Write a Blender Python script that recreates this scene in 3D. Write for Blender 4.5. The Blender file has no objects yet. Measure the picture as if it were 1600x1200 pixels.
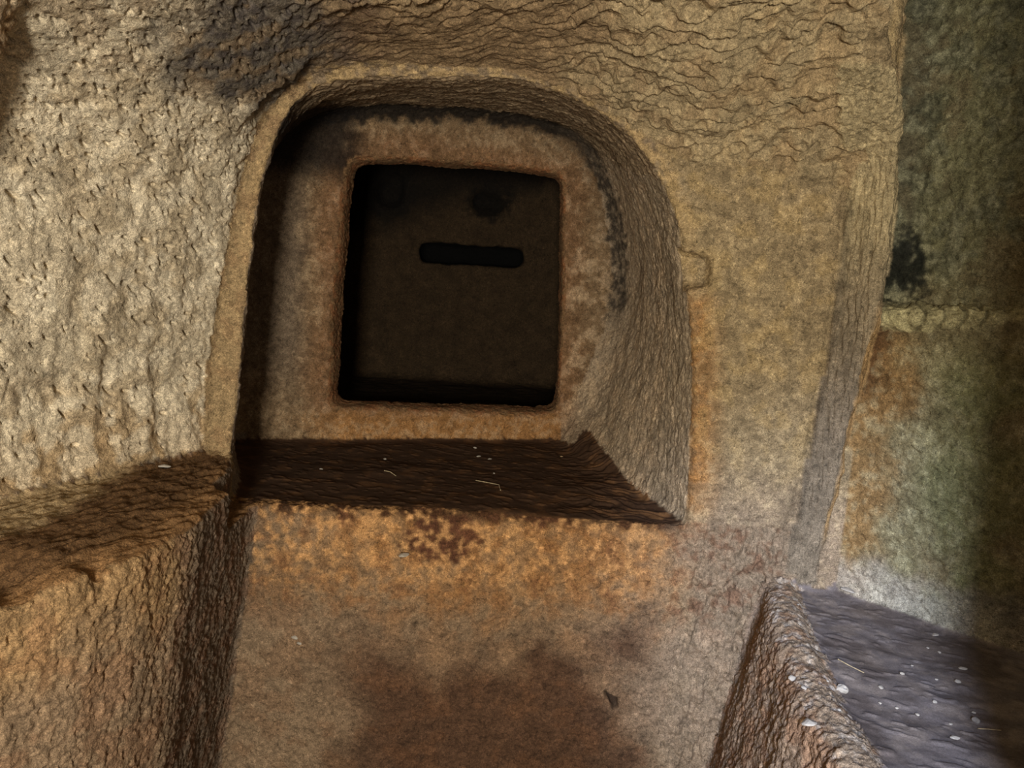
import bpy, math, random
import numpy as np
from mathutils import Matrix, Vector

random.seed(7)
rng = np.random.default_rng(7)
sc = bpy.context.scene
C = sc.collection

# ------------------------------------------------------------------ camera
cam_d = bpy.data.cameras.new('camera')
cam = bpy.data.objects.new('camera', cam_d)
C.objects.link(cam)
cam_d.sensor_fit = 'HORIZONTAL'
cam_d.sensor_width = 36.0
cam_d.lens = 36.0 * 1200.0 / 1600.0
cam_d.clip_start = 0.02
P, T = math.radians(8.5), math.radians(3.4)
fwd = Vector((0, math.cos(P), -math.sin(P)))
r0, u0 = Vector((1, 0, 0)), Vector((0, math.sin(P), math.cos(P)))
rgt = r0 * math.cos(T) + u0 * math.sin(T)
upv = u0 * math.cos(T) - r0 * math.sin(T)
M = Matrix((rgt, upv, -fwd)).transposed().to_4x4()
M.translation = Vector((0, 0, 1.5))
cam.matrix_world = M
sc.camera = cam

# ------------------------------------------------------------------ light
sc.view_settings.view_transform = 'Standard'
sc.view_settings.look = 'None'
sc.view_settings.exposure = 0.0
sc.view_settings.gamma = 1.0
sc.view_settings.use_curve_mapping = False

world = bpy.data.worlds.new('world')
sc.world = world
world.use_nodes = True
wb = world.node_tree.nodes['Background']
wb.inputs[0].default_value = (1.0, 0.86, 0.68, 1)
wb.inputs[1].default_value = 0.45


def lamp(name, kind, loc, aim, energy, color, **kw):
    d = bpy.data.lights.new(name, kind)
    d.energy = energy
    d.color = color
    for k, v in kw.items():
        setattr(d, k, v)
    o = bpy.data.objects.new(name, d)
    C.objects.link(o)
    o.location = loc
    o.rotation_euler = (Vector(aim) - Vector(loc)).to_track_quat('-Z', 'Y').to_euler()
    return o


lamp('entrance_light', 'AREA', (-.10, -1.3, 1.42), (-.10, 1.8, 1.3), 88, (1.0, .93, .80), shape='RECTANGLE', size=.30, size_y=.40)
lamp('daylight_shaft', 'SPOT', (-.04, -1.0, 1.9), (.76, 1.60, .72), 480, (.54, .68, 1.0), spot_size=math.radians(26), spot_blend=1.0, shadow_soft_size=.10)

# ------------------------------------------------------------------ fields
f4 = np.float32


def ss(e0, e1, x):
    t = np.clip((x - e0) / (e1 - e0), 0, 1)
    return t * t * (3 - 2 * t)


def smin(a, b, k):
    h = np.maximum(k - np.abs(a - b), 0) / k
    return np.minimum(a, b) - h * h * (k * 0.25)


def smax(a, b, k):
    return -smin(-a, -b, k)


def chaikin(p, n=2):
    p = np.array(p, float)
    for _ in range(n):
        q = np.roll(p, -1, axis=0)
        p = np.stack([p * .75 + q * .25, p * .25 + q * .75], 1).reshape(-1, 2)
    return p


class Outline:
    """signed distance to a closed outline in the x,z plane, tabulated"""
    X0, Z0, S, NX, NZ = -1.3, 0.5, 0.005, 440, 380

    def __init__(self, pts, rounds=2):
        p = chaikin(pts, rounds)
        gx = self.X0 + np.arange(self.NX) * self.S
        gz = self.Z0 + np.arange(self.NZ) * self.S
        X, Z = np.meshgrid(gx, gz, indexing='ij')
        d2 = np.full(X.shape, 1e9)
        inside = np.zeros(X.shape, bool)
        for a, b in zip(p, np.roll(p, -1, axis=0)):
            e = b - a
            wx, wz = X - a[0], Z - a[1]
            t = np.clip((wx * e[0] + wz * e[1]) / max(e @ e, 1e-12), 0, 1)
            d2 = np.minimum(d2, (wx - t * e[0]) ** 2 + (wz - t * e[1]) ** 2)
            c = (a[1] > Z) != (b[1] > Z)
            if abs(e[1]) > 1e-12:
                inside ^= c & (X < a[0] + e[0] * (Z - a[1]) / e[1])
        d = np.sqrt(d2)
        self.t = np.where(inside, -d, d).astype(f4)

    def __call__(self, x, z):
        u = np.clip((x - self.X0) / self.S, 0, self.NX - 1.001)
        v = np.clip((z - self.Z0) / self.S, 0, self.NZ - 1.001)
        i, j = u.astype(np.int32), v.astype(np.int32)
        fu, fv = u - i, v - j
        t = self.t
        return (t[i, j] * (1 - fu) * (1 - fv) + t[i + 1, j] * fu * (1 - fv) + t[i, j + 1] * (1 - fu) * fv + t[i + 1, j + 1] * fu * fv)


ARCH_FRONT = Outline([(-.672, .8), (-.66, 1.043), (-.645, 1.192), (-.631, 1.345), (-.618, 1.495), (-.604, 1.612), (-.583, 1.727), (-.55, 1.80),
                      (-.515, 1.853), (-.47, 1.882), (-.384, 1.9), (-.184, 1.917), (-.041, 1.922), (.076, 1.899), (.165, 1.86), (.241, 1.809),
                      (.305, 1.736), (.349, 1.653), (.378, 1.553), (.406, 1.437), (.425, 1.318), (.438, 1.18), (.446, 1.039), (.447, .919), (.447, .8)], 1)
ARCH_REAR = Outline([(-.90, .8), (-.90, .903), (-.89, 1.09), (-.875, 1.347), (-.86, 1.499), (-.83, 1.696), (-.785, 1.813), (-.70, 1.914),
                     (-.58, 1.962), (-.453, 1.983), (-.136, 2.005), (.076, 1.99), (.205, 1.950), (.285, 1.858), (.348, 1.672), (.388, 1.525),
                     (.378, 1.345), (.29, 1.113), (.171, .903), (.14, .8)], 1)
OPENING = Outline([(-.556, 1.790), (-.53, 1.809), (-.495, 1.816), (-.249, 1.829), (-.042, 1.829), (.098, 1.826), (.122, 1.815), (.13, 1.79), (.142, 1.597), (.155, 1.335),
                   (.162, 1.11), (.159, 1.02), (.14, 1.012), (-.213, 1.015), (-.502, 1.022), (-.578, 1.026), (-.59, 1.04), (-.588, 1.138), (-.584, 1.304), (-.574, 1.509), (-.563, 1.709)], 2)


def rear_plane(x, y):
    return (y - .27 * x - 2.63) / 1.036


def tube(x, y, z, pts):
    """pts: (x,y,z,r) chain; distance to a tapering tube"""
    out = None
    for a, b in zip(pts[:-1], pts[1:]):
        ax, ay, az, ra = a
        ex, ey, ez = b[0] - ax, b[1] - ay, b[2] - az
        L = ex * ex + ey * ey + ez * ez
        t = np.clip(((x - ax) * ex + (y - ay) * ey + (z - az) * ez) / L, 0, 1)
        d = np.sqrt((x - ax - t * ex) ** 2 + (y - ay - t * ey) ** 2 + (z - az - t * ez) ** 2) - (ra + t * (b[3] - ra))
        out = d if out is None else np.minimum(out, d)
    return out


def rbox(x, y, z, c, h, r):
    qx, qy, qz = np.abs(x - c[0]) - h[0] + r, np.abs(y - c[1]) - h[1] + r, np.abs(z - c[2]) - h[2] + r
    return np.sqrt(np.maximum(qx, 0) ** 2 + np.maximum(qy, 0) ** 2 + np.maximum(qz, 0) ** 2) + np.minimum(np.maximum(np.maximum(qx, qy), qz), 0) - r


LEAN_Z = [0, 1.2, 1.42, 1.565, 1.71, 1.8, 1.86, 1.93, 2.1, 2.4]
LEAN = [0, -.005, .03, .06, .09, .125, .18, .26, .5, .9]
CEIL_X = [-1.6, -.75, -.6, -.5, -.42, -.3, -.07, .1, .25, .374, .55, .72, .8]
CEIL_Z = [1.80, 1.80, 1.86, 1.915, 1.932, 1.938, 1.946, 1.916, 1.838, 1.772, 1.748, 1.716, 1.71]
SLOPE_X = [-1.5, -.6, -.2, .2, .45, .72]
SLOPE = [.05, .10, .16, .42, .8, 1.0]
RIB_Y = [1.0, 1.3, 1.5, 1.6, 1.68, 1.74, 1.85]
RIB_X = [.36, .475, .585, .655, .735, .775, .80]
LB_Y = [-.6, .5, .8, 1.02, 1.12, 1.22, 1.35, 1.55, 1.73, 1.9]
LB_X = [-1.3, -.98, -.84, -.705, -.63, -.588, -.568, -.576, -.586, -.588]
RB_Y = [-.6, .8, 1.09, 1.255, 1.47, 1.6, 1.69, 1.9]
RB_X = [.45, .5, .527, .537, .574, .595, .62, .68]
PIER_A = [(.728, 1.812, .78, .012), (.738, 1.81, 1.1, .018), (.76, 1.80, 1.3, .02), (.768, 1.80, 1.5, .022), (.758, 1.80, 1.66, .022), (.735, 1.79, 1.76, .03), (.70, 1.72, 1.83, .03), (.615, 1.58, 1.97, .03), (.535, 1.45, 2.08, .03), (.39, 1.2, 2.25, .04)]
PIER_B = [(.80, 1.825, .78, .02), (.785, 1.79, 1.0, .022), (.785, 1.765, 1.26, .022), (.793, 1.735, 1.42, .022), (.795, 1.72, 1.58, .022), (.79, 1.71, 1.72, .022), (.765, 1.69, 1.84, .024), (.665, 1.57, 1.97, .028), (.59, 1.46, 2.08, .028), (.45, 1.2, 2.25, .04)]


PZ = [.6, .85, 1.05, 1.26, 1.42, 1.58, 1.72, 1.85, 2.0]
PAX = [.700, .700, .712, .724, .732, .736, .722, .69, .65]
PBX = [.755, .762, .776, .785, .793, .797, .792, .768, .72]
PBY = [1.785, 1.775, 1.75, 1.725, 1.70, 1.69, 1.685, 1.67, 1.61]


def pier_body(x, y, z):
    """a slanting flat face from the back wall out to an arris, a narrow return behind it, and the rib it turns into overhead"""
    ax, bx, by = (np.interp(z, PZ, q).astype(f4) for q in (PAX, PBX, PBY))
    ay = 1.789
    ex, ey = bx - ax, by - ay
    L = np.sqrt(ex * ex + ey * ey)
    d1 = ((x - ax) * ey - (y - ay) * ex) / L
    d2 = ((x - bx) * .075 - (y - by) * .034) / .0823
    d = smax(d1, d2, .010)
    d = smax(d, z - 1.84, .05)
    rib = smin(tube(x, y, z, PIER_A[6:]), tube(x, y, z, PIER_B[6:]), .05)
    return smin(d, rib, .03)


def air(x, y, z):
    I = lambda q, a, b: np.interp(q, a, b).astype(f4)
    zc = np.clip(z, 0, 2.4)
    # room
    lw = (-.72 - .477 * (1.8 - y) + I(zc, LEAN_Z, LEAN) - x) * .9
    back = y - 1.8 - .015 * np.sin(x * 5 + 1)
    rw = (x + y - 2.6) * .7071 - .022 * ss(1.462, 1.478, z) * ss(1.10, .92, x)
    rb = I(y, RIB_Y, RIB_X)
    crown = I(x, CEIL_X, CEIL_Z) + I(x, SLOPE_X, SLOPE) * (1.8 - y)
    crown = np.minimum(crown, 2.28)
    crown = crown + np.maximum(2.3 - crown, 0) * ss(-.01, .03, x - rb)
    ce = (z - crown) * .85
    room = smax(lw, back, .02)
    room = smax(room, rw, .03)
    room = smax(room, ce, (.05 + .22 * ss(-.30, -.55, x)).astype(f4))
    # rough jamb of the entrance, beside the camera, and the rib that springs from the left wall
    room = smax(room, -rbox(x, y, z, (.905, .42, 1.2), (.38, .09, 1.4), .05), .04)
    room = smax(room, -tube(x, y, z, [(-.88, 1.13, 1.58, .03), (-.83, 1.12, 1.70, .055), (-.785, 1.10, 1.82, .07), (-.74, 1.06, 2.02, .085), (-.70, 1.0, 2.25, .1)]), .05)
    room = smax(room, -(z - .12) , .06)
    # the shallow rib round the left wall's end is simply the back wall beside the arch
    # pier and rib on the right
    pier = pier_body(x, y, z)
    room = smax(room, -pier, .008)
    # ledge on the right wall
    ledge = tube(x, y, z, [(.80, 1.79, 1.437, .024), (.90, 1.695, 1.450, .027), (.985, 1.612, 1.464, .022), (1.03, 1.57, 1.472, .004)])
    room = smax(room, -ledge, .008)
    room = smin(room, tube(x, y, z, [(.79, 1.785, 1.474, .006), (.85, 1.74, 1.478, .008), (.90, 1.69, 1.487, .007), (.94, 1.65, 1.486, .007), (.99, 1.60, 1.506, .004)]), .006)
    # benches
    lb = smax((x - I(y, LB_Y, LB_X) + .13 * np.maximum(1.0 - z, 0)) * .95, z - 1.004 - .015 * ss(.03, .15, I(y, LB_Y, LB_X) - x), .03)
    room = smax(room, -lb, .03)
    rx = I(y, RB_Y, RB_X)
    dx = x - rx + .18 * np.maximum(.79 - z, 0)
    rbz = .795 - .028 * ss(.05, .09, x - rx)
    rbn = smax(-dx * .95, z - rbz, .03)
    room = smax(room, -rbn, .025)
    # niche
    t = np.clip((y - 1.8) / np.maximum(.83 + .27 * x, .3), -.2, 1.15)
    prof = (1 - t) * ARCH_FRONT(x, z) + t * ARCH_REAR(x, z)
    ni = smax(prof, rear_plane(x, y), (.08 + .10 * ss(.10, .30, x)).astype(f4))
    ni = smax(ni, .905 - z, .02)
    ni = np.maximum(ni, 1.6 - y)
    # the flat rebate that frames the arch on its left and top
    wd = np.interp(z, [.9, 1.1, 1.34, 1.56, 1.8, 1.9], [.05, .072, .076, .056, .045, .028]).astype(f4) * ss(.30, .0, x)
    reb = smax(ARCH_FRONT(x, z) - wd, y - 1.812, .006)
    reb = np.maximum(np.maximum(reb, 1.70 - y), 1.02 - z) + .02 * ss(.1, .35, x)
    room = smin(room, reb, .008)
    a = smin(room, ni, .010)
    # socket in the arch edge
    so = rbox(x, y, z + .12 * (x - .39), (.375, 1.81, 1.525), (.068, .042, .036), .014)
    so = smin(so, rbox(x, y, z + .12 * (x - .39), (.405, 1.80, 1.512), (.042, .024, .026), .010), .008)
    a = smin(a, so, .006)
    # hollow and gully on the left bench
    a = smin(a, tube(x, y, z, [(-.84, 1.05, 1.03, .075), (-.735, 1.08, 1.035, .06)]), .03)
    a = smin(a, tube(x, y, z, [(-.665, 1.17, 1.02, .02), (-.60, 1.12, .96, .012), (-.585, 1.05, .90, .004)]), .02)
    # small hole low in the block's face
    a = smin(a, tube(x, y, z, [(.282, 1.80, .452, .004), (.30, 1.805, .435, .010), (.312, 1.805, .420, .008)]), .006)
    # opening and chamber
    rp = rear_plane(x, y)
    op = smax(OPENING(x, z) - .02 * ss(0.02, -.02, rp) * 1, np.abs(rp) - .17, .01)
    a = smin(a, op, .009)
    ch = smax(rbox(x, y, z, (-.05, 2.9, 1.5), (.74, .76, .55), .06), 0.13 - rp, .02)
    ch = smin(ch, rbox(x, y, z, (-.23, 3.70, 1.552), (.245, .16, .045), .03), .015)
    ch = smin(ch, tube(x, y, z, [(-.19, 3.66, 1.80, .05), (-.12, 3.66, 1.79, .04)]), .02)
    ch = smin(ch, tube(x, y, z, [(-.62, 3.66, 1.82, .07), (-.60, 3.66, 1.86, .05)]), .02)
    a = smin(a, ch, .01)
    return a


# ------------------------------------------------------------------ carved surface
H = 0.0125
X0, Y0, Z0 = -1.75, -.55, .04
NX, NY, NZ = int(3.6 / H), int(4.62 / H), int(2.4 / H)


def sample():
    gx = (X0 + np.arange(NX) * H).astype(f4)
    gy = (Y0 + np.arange(NY) * H).astype(f4)
    gz = (Z0 + np.arange(NZ) * H).astype(f4)
    # coarse pass finds the blocks the surface runs through
    B = 8
    D = np.full((NX, NY, NZ), 1.0, f4)
    cx, cy, cz = gx[B // 2::B], gy[B // 2::B], gz[B // 2::B]
    cd = air(*np.meshgrid(cx, cy, cz, indexing='ij'))
    lim = B * H * 1.15
    o = np.arange(B)
    for i in range(0, len(cx)):
        for j in range(0, len(cy)):
            ks = np.nonzero(np.abs(cd[i, j]) < lim)[0]
            sx, sy = slice(i * B, (i + 1) * B), slice(j * B, (j + 1) * B)
            D[sx, sy, :] = np.repeat(np.sign(cd[i, j]), B)[:NZ] if len(cz) * B >= NZ else np.pad(np.repeat(np.sign(cd[i, j]), B), (0, NZ - len(cz) * B), mode='edge')
    act = np.argwhere(np.abs(cd) < lim)
    act = act[(act[:, 0] * B + B <= NX) & (act[:, 1] * B + B <= NY) & (act[:, 2] * B + B <= NZ)]
    for s in range(0, len(act), 1500):
        A = act[s:s + 1500]
        ix = (A[:, 0, None] * B + o)[:, :, None, None]
        iy = (A[:, 1, None] * B + o)[:, None, :, None]
        iz = (A[:, 2, None] * B + o)[:, None, None, :]
        ix, iy, iz = np.broadcast_arrays(ix, iy, iz)
        D[ix, iy, iz] = air(gx[ix], gy[iy], gz[iz])
    return D, gx, gy, gz


def surface_nets(D, gx, gy, gz):
    s = D < 0
    n = D.shape
    cnt = np.zeros((n[0] - 1, n[1] - 1, n[2] - 1), np.int8)
    for a in (0, 1):
        for b in (0, 1):
            for c in (0, 1):
                cnt += s[a:n[0] - 1 + a, b:n[1] - 1 + b, c:n[2] - 1 + c]
    cells = np.argwhere((cnt > 0) & (cnt < 8))
    idx = np.full(cnt.shape, -1, np.int32)
    idx[tuple(cells.T)] = np.arange(len(cells))
    acc = np.zeros((len(cells), 3))
    w = np.zeros(len(cells))
    corners = [(a, b, c) for a in (0, 1) for b in (0, 1) for c in (0, 1)]
    val = {q: D[cells[:, 0] + q[0], cells[:, 1] + q[1], cells[:, 2] + q[2]] for q in corners}
    for q in corners:
        for ax in range(3):
            if q[ax]:
                continue
            r = list(q); r[ax] = 1; r = tuple(r)
            v0, v1 = val[q], val[r]
            m = (v0 < 0) != (v1 < 0)
            t = np.where(m, v0 / np.where(m, v0 - v1, 1), 0)
            p = np.tile(np.array(q, float), (len(cells), 1))
            p[:, ax] = t
            acc[m] += p[m]
            w[m] += 1
    V = (cells + acc / w[:, None]) * H + np.array([gx[0], gy[0], gz[0]])
    quads = []
    for ax in range(3):
        sl0 = [slice(1, -1)] * 3; sl1 = [slice(1, -1)] * 3
        sl0[ax] = slice(0, -1); sl1[ax] = slice(1, None)
        e = np.argwhere(s[tuple(sl0)] != s[tuple(sl1)])
        off = np.ones(3, int); off[ax] = 0
        e = e + off
        b, c = (ax + 1) % 3, (ax + 2) % 3
        def at(db, dc):
            q = e.copy(); q[:, b] += db; q[:, c] += dc
            return idx[q[:, 0], q[:, 1], q[:, 2]]
        Q = np.stack([at(-1, -1), at(0, -1), at(0, 0), at(-1, 0)], 1)
        inside_first = s[e[:, 0], e[:, 1], e[:, 2]]       # air on the low side: the face looks that way
        Q[inside_first] = Q[inside_first][:, ::-1]
        quads.append(Q)
    Q = np.concatenate(quads)
    Q = Q[(Q >= 0).all(1)]
    return V, Q


D, gx, gy, gz = sample()
V, Q = surface_nets(D, gx, gy, gz)
del D


# ------------------------------------------------------------------ refine where the photograph looks
eye = np.array([0, 0, 1.5])
RG, UP, FW = np.array(rgt), np.array(upv), np.array(fwd)


def in_view(p, margin):
    v = p - eye
    d = v @ FW
    px = 800 + 1200 * (v @ RG) / np.maximum(d, 1e-3)
    py = 600 - 1200 * (v @ UP) / np.maximum(d, 1e-3)
    return (d > .3) & (px > -margin) & (px < 1600 + margin) & (py > -margin) & (py < 1200 + margin)


def relax(V, Q, N, it, lam=.5):
    """pull each vertex towards the mean of its neighbours; open borders stay"""
    e = np.concatenate([Q[:, [0, 1]], Q[:, [1, 2]], Q[:, [2, 3]], Q[:, [3, 0]]])
    e.sort(1)
    k, c = np.unique(e[:, 0].astype(np.int64) * len(V) + e[:, 1], return_counts=True)
    a, b = k // len(V), k % len(V)
    fixed = np.zeros(len(V), bool)
    fixed[a[c == 1]] = True
    fixed[b[c == 1]] = True
    fixed[N] = True
    deg = np.bincount(a, minlength=len(V)) + np.bincount(b, minlength=len(V))
    for _ in range(it):
        S = np.stack([np.bincount(a, V[b, i], len(V)) + np.bincount(b, V[a, i], len(V)) for i in range(3)], 1) / np.maximum(deg, 1)[:, None]
        V = np.where((fixed | (deg == 0))[:, None], V, V + lam * (S - V))
    return V


def split_quads(V, Q, R, mask, NG, NR):
    """cut the masked quads in four; their uncut neighbours take the new corner points in, so that the skin stays closed"""
    q, r = Q[mask], R[mask]
    n = len(V)
    e = np.stack([q, np.roll(q, -1, 1)], 2)
    lo, hi = e.min(2).astype(np.int64), e.max(2).astype(np.int64)
    key, inv = np.unique((lo * n + hi).ravel(), return_inverse=True)
    inv = inv.reshape(q.shape)
    mid = .5 * (V[key // n] + V[key % n])
    cen = V[q].mean(1)
    mi = n + inv
    ci = n + len(key) + np.arange(len(q))
    new = np.concatenate([np.stack([q[:, i], mi[:, i], ci, mi[:, i - 1]], 1) for i in range(4)])
    rest, rr = Q[~mask], R[~mask]
    er = np.stack([rest, np.roll(rest, -1, 1)], 2)
    kr = er.min(2).astype(np.int64) * n + er.max(2)
    pos = np.minimum(np.searchsorted(key, kr.ravel()), len(key) - 1).reshape(kr.shape)
    hit = key[pos] == kr
    touch = hit.any(1)
    for f, p, h, x in zip(rest[touch], pos[touch], hit[touch], rr[touch]):
        poly = []
        for i in range(4):
            poly.append(int(f[i]))
            if h[i]:
                poly.append(int(n + p[i]))
        NG.append(poly); NR.append(int(x))
    return np.concatenate([V, mid, cen]), np.concatenate([rest[~touch], new]), np.concatenate([rr[~touch], np.tile(r, 4)])


V = relax(V, Q, [], 2)

# ---- which piece of the carved room each face belongs to
(FLOOR, CEIL, WALL_L, WALL_B, WALL_R, PIER, BAND, SOCKET, LB_TOP, LB_FACE, RB_TOP, RB_LIP, RB_FACE, N_REAR, N_LEFT, N_RIGHT, N_TOP, N_SILL, REVEAL, CHAMBER, BLOCK) = range(21)
I = lambda q, a, b: np.interp(q, a, b)


def classify(p, n):
    x, y, z = p.T
    lw = (-.72 - .477 * (1.8 - y) + I(z, LEAN_Z, LEAN) - x) * .9
    back = y - 1.8 - .015 * np.sin(x * 5 + 1)
    rw = (x + y - 2.6) * .7071
    crown = np.minimum(I(x, CEIL_X, CEIL_Z) + I(x, SLOPE_X, SLOPE) * (1.8 - y), 2.28)
    crown = crown + np.maximum(2.3 - crown, 0) * ss(-.01, .03, x - I(y, RIB_Y, RIB_X))
    r = np.stack([(z - crown) * .85, lw, back, rw, .12 - z]).argmax(0)
    R = np.array([CEIL, WALL_L, WALL_B, WALL_R, FLOOR])[r]
    R[(R == WALL_B) & (z < .915) & (x < .70)] = BLOCK
    xb = I(y, LB_Y, LB_X)
    left = (x < xb + .02) & (z < 1.045) & (lw < -.006) & (back < -.009) & (z > .13)
    R[left] = np.where(n[left, 2] > .62, LB_TOP, LB_FACE)
    xr = I(y, RB_Y, RB_X)
    right = (x > xr - .18 * np.maximum(.79 - z, 0) - .012) & (z < .81) & (rw < -.008) & (back < -.008)
    R[right] = np.where(n[right, 2] > .55, np.where(x[right] - xr[right] > .085, RB_TOP, RB_LIP), np.where((x - xr)[right] > .05, RB_TOP, RB_FACE))
    pier = pier_body(x, y, z)
    R[(pier < .006) & (z > .79) & (z < 1.93) & (y > 1.52)] = PIER
    R[(y < .8) & (x > .5) & (z > .2) & (n[:, 2] > -.7)] = WALL_R
    band = tube(x, y, z, [(.85, 1.745, 1.442, .026), (.90, 1.695, 1.450, .027), (.985, 1.612, 1.464, .022), (1.03, 1.57, 1.472, .004)])
    R[(band < .004) & (pier > .01)] = BAND
    so = rbox(x, y, z + .12 * (x - .39), (.375, 1.81, 1.522), (.074, .05, .044), .014)
    nic = (y > 1.822) & (x > -.95) & (x < .475) & (z > .86) & (back > .012)
    k = np.where(n[:, 2] > .6, N_SILL, np.where(n[:, 2] < -.55, N_TOP, np.where(n[:, 0] > .45, N_LEFT, np.where(n[:, 0] < -.45, N_RIGHT, N_REAR))))
    rp = rear_plane(x, y)
    k = np.where((rp > -.035) & (z > .93) & (n[:, 1] < -.55), N_REAR, k)
    k = np.where((rp > .004) & (OPENING(x, z) < .03), REVEAL, k)
    k = np.where(rp > .125, CHAMBER, k)
    R[nic] = k[nic]
    R[(so < .004) & (x > .352) & (y < 1.86) & (y > 1.803)] = SOCKET
    return R


def face_frame(V, Q):
    c = V[Q].mean(1)
    nn = np.cross(V[Q[:, 2]] - V[Q[:, 0]], V[Q[:, 3]] - V[Q[:, 1]])
    return c, nn / np.maximum(np.linalg.norm(nn, axis=1), 1e-12)[:, None]


fc, fn = face_frame(V, Q)
R = classify(fc, fn)
NG, NR = [], []
V, Q, R = split_quads(V, Q, R, in_view(fc, 180) & (fc[:, 1] < 3.9) & ((R != CHAMBER) | (fn[:, 1] < -.4)), NG, NR)
ngv = np.unique(np.concatenate([np.array(g) for g in NG])) if NG else np.array([], int)
V = relax(V, Q, ngv, 2)
fc, fn = face_frame(V, Q)
fine = in_view(fc, 50) & (R != CHAMBER) & (((eye - fc) * fn).sum(1) > -.25)
edge_v = np.zeros(len(V), bool); edge_v[ngv] = True
fine &= ~edge_v[Q].any(1)
V, Q, R = split_quads(V, Q, R, fine, NG, NR)
ngv = np.unique(np.concatenate([np.array(g) for g in NG]))
V = relax(V, Q, ngv, 1)
print('skin', len(V), len(Q), len(NG))


# ------------------------------------------------------------------ relief
GR = np.array([(1, 1, 0), (-1, 1, 0), (1, -1, 0), (-1, -1, 0), (1, 0, 1), (-1, 0, 1), (1, 0, -1), (-1, 0, -1),
               (0, 1, 1), (0, -1, 1), (0, 1, -1), (0, -1, -1), (1, 1, 0), (-1, 1, 0), (0, -1, 1), (0, -1, -1)], f4)


def mix(h):
    h ^= h >> np.uint32(15); h *= np.uint32(0x2c1b3c6d); h ^= h >> np.uint32(12); h *= np.uint32(0x297a2d39); h ^= h >> np.uint32(15)
    return h


def noise(p, seed=0):
    p = np.asarray(p, f4)
    ip = np.floor(p)
    f = p - ip
    u = f * f * f * (f * (f * 6 - 15) + 10)
    ii = ip.astype(np.int32).astype(np.uint32)
    A, B, K = np.uint32(73856093), np.uint32(19349663), np.uint32(83492791)
    hx = [ii[:, 0] * A, (ii[:, 0] + np.uint32(1)) * A]
    hy = [ii[:, 1] * B, (ii[:, 1] + np.uint32(1)) * B]
    hz = [ii[:, 2] * K + np.uint32(seed * 7919), (ii[:, 2] + np.uint32(1)) * K + np.uint32(seed * 7919)]
    out = 0
    for a in (0, 1):
        wx = u[:, 0] if a else 1 - u[:, 0]
        for b in (0, 1):
            wy = u[:, 1] if b else 1 - u[:, 1]
            for c in (0, 1):
                wz = u[:, 2] if c else 1 - u[:, 2]
                g = GR[mix(hx[a] ^ hy[b] ^ hz[c]) & np.uint32(15)]
                out = out + wx * wy * wz * (g[:, 0] * (f[:, 0] - a) + g[:, 1] * (f[:, 1] - b) + g[:, 2] * (f[:, 2] - c))
    return out


def fbm(p, octv=3, seed=0, gain=.5):
    p = np.asarray(p, f4)
    s, a = 0, 1.
    for i in range(octv):
        s = s + a * noise(p * f4(2.03 ** i) + f4(i * 11.7), seed + i)
        a *= gain
    return s


def ridged(p, octv=2, seed=0, gain=.5):
    """sharp valleys, rounded tops: 0 in the valley, about 1 on top"""
    p = np.asarray(p, f4)
    s, a, t = 0, 1., 0
    for i in range(octv):
        s = s + a * np.minimum(np.abs(noise(p * f4(2.1 ** i) + f4(i * 5.3), seed + i)) * 2.6, 1)
        t += a
        a *= gain
    return s / t


def marks(u, v, cell, la, lb, ang, spread, prob, seed):
    """tool marks: small oblong pits, one per cell at most; 0 outside, 1 at the bottom"""
    out = np.zeros(len(u), f4)
    cu, cv = np.floor(u / cell), np.floor(v / cell)
    for a in (-1, 0, 1):
        for b in (-1, 0, 1):
            iu, iv = (cu + a).astype(np.int32).astype(np.uint32), (cv + b).astype(np.int32).astype(np.uint32)
            h = mix(iu * np.uint32(73856093) ^ (iv * np.uint32(19349663)) ^ np.uint32(seed * 7919))
            h2 = mix(h + np.uint32(12345)); h3 = mix(h2 + np.uint32(777))
            r1, r2, r3 = (h & 0xffff) / f4(65535), (h >> np.uint32(16)) / f4(65535), (h2 & 0xffff) / f4(65535)
            r4, r5 = (h2 >> np.uint32(16)) / f4(65535), (h3 & 0xffff) / f4(65535)
            du, dv = u - (cu + a + r1) * cell, v - (cv + b + r2) * cell
            th = ang + (r3 - .5) * 2 * spread
            c, s = np.cos(th), np.sin(th)
            k = .6 + .8 * r5
            d = np.sqrt(((du * c + dv * s) / (la * k)) ** 2 + ((dv * c - du * s) / (lb * k)) ** 2)
            out = np.maximum(out, (1 - ss(.35, 1.1, d)) * (r4 < prob))
    return out


def steps(v, lam, warp):
    """overlapping tool strokes: a slow rise and a short drop"""
    t = v / lam + warp
    t = t - np.floor(t)
    return t - ss(.52, 1., t)


def scoops(u, v, cu, cv, seed):
    """flake scars: hollows that meet in sharp edges"""
    u, v = u / cu, v / cv
    fu, fv = np.floor(u), np.floor(v)
    best = np.full(len(u), 9., f4)
    for a in (-1, 0, 1):
        for b in (-1, 0, 1):
            iu, iv = (fu + a).astype(np.int32).astype(np.uint32), (fv + b).astype(np.int32).astype(np.uint32)
            h = mix(iu * np.uint32(73856093) ^ (iv * np.uint32(19349663)) ^ np.uint32(seed * 7919))
            d = (u - fu - a - (h & 0xffff) / f4(65535)) ** 2 + (v - fv - b - (h >> np.uint32(16)) / f4(65535)) ** 2
            best = np.minimum(best, d)
    return np.minimum(best, 1)


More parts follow.
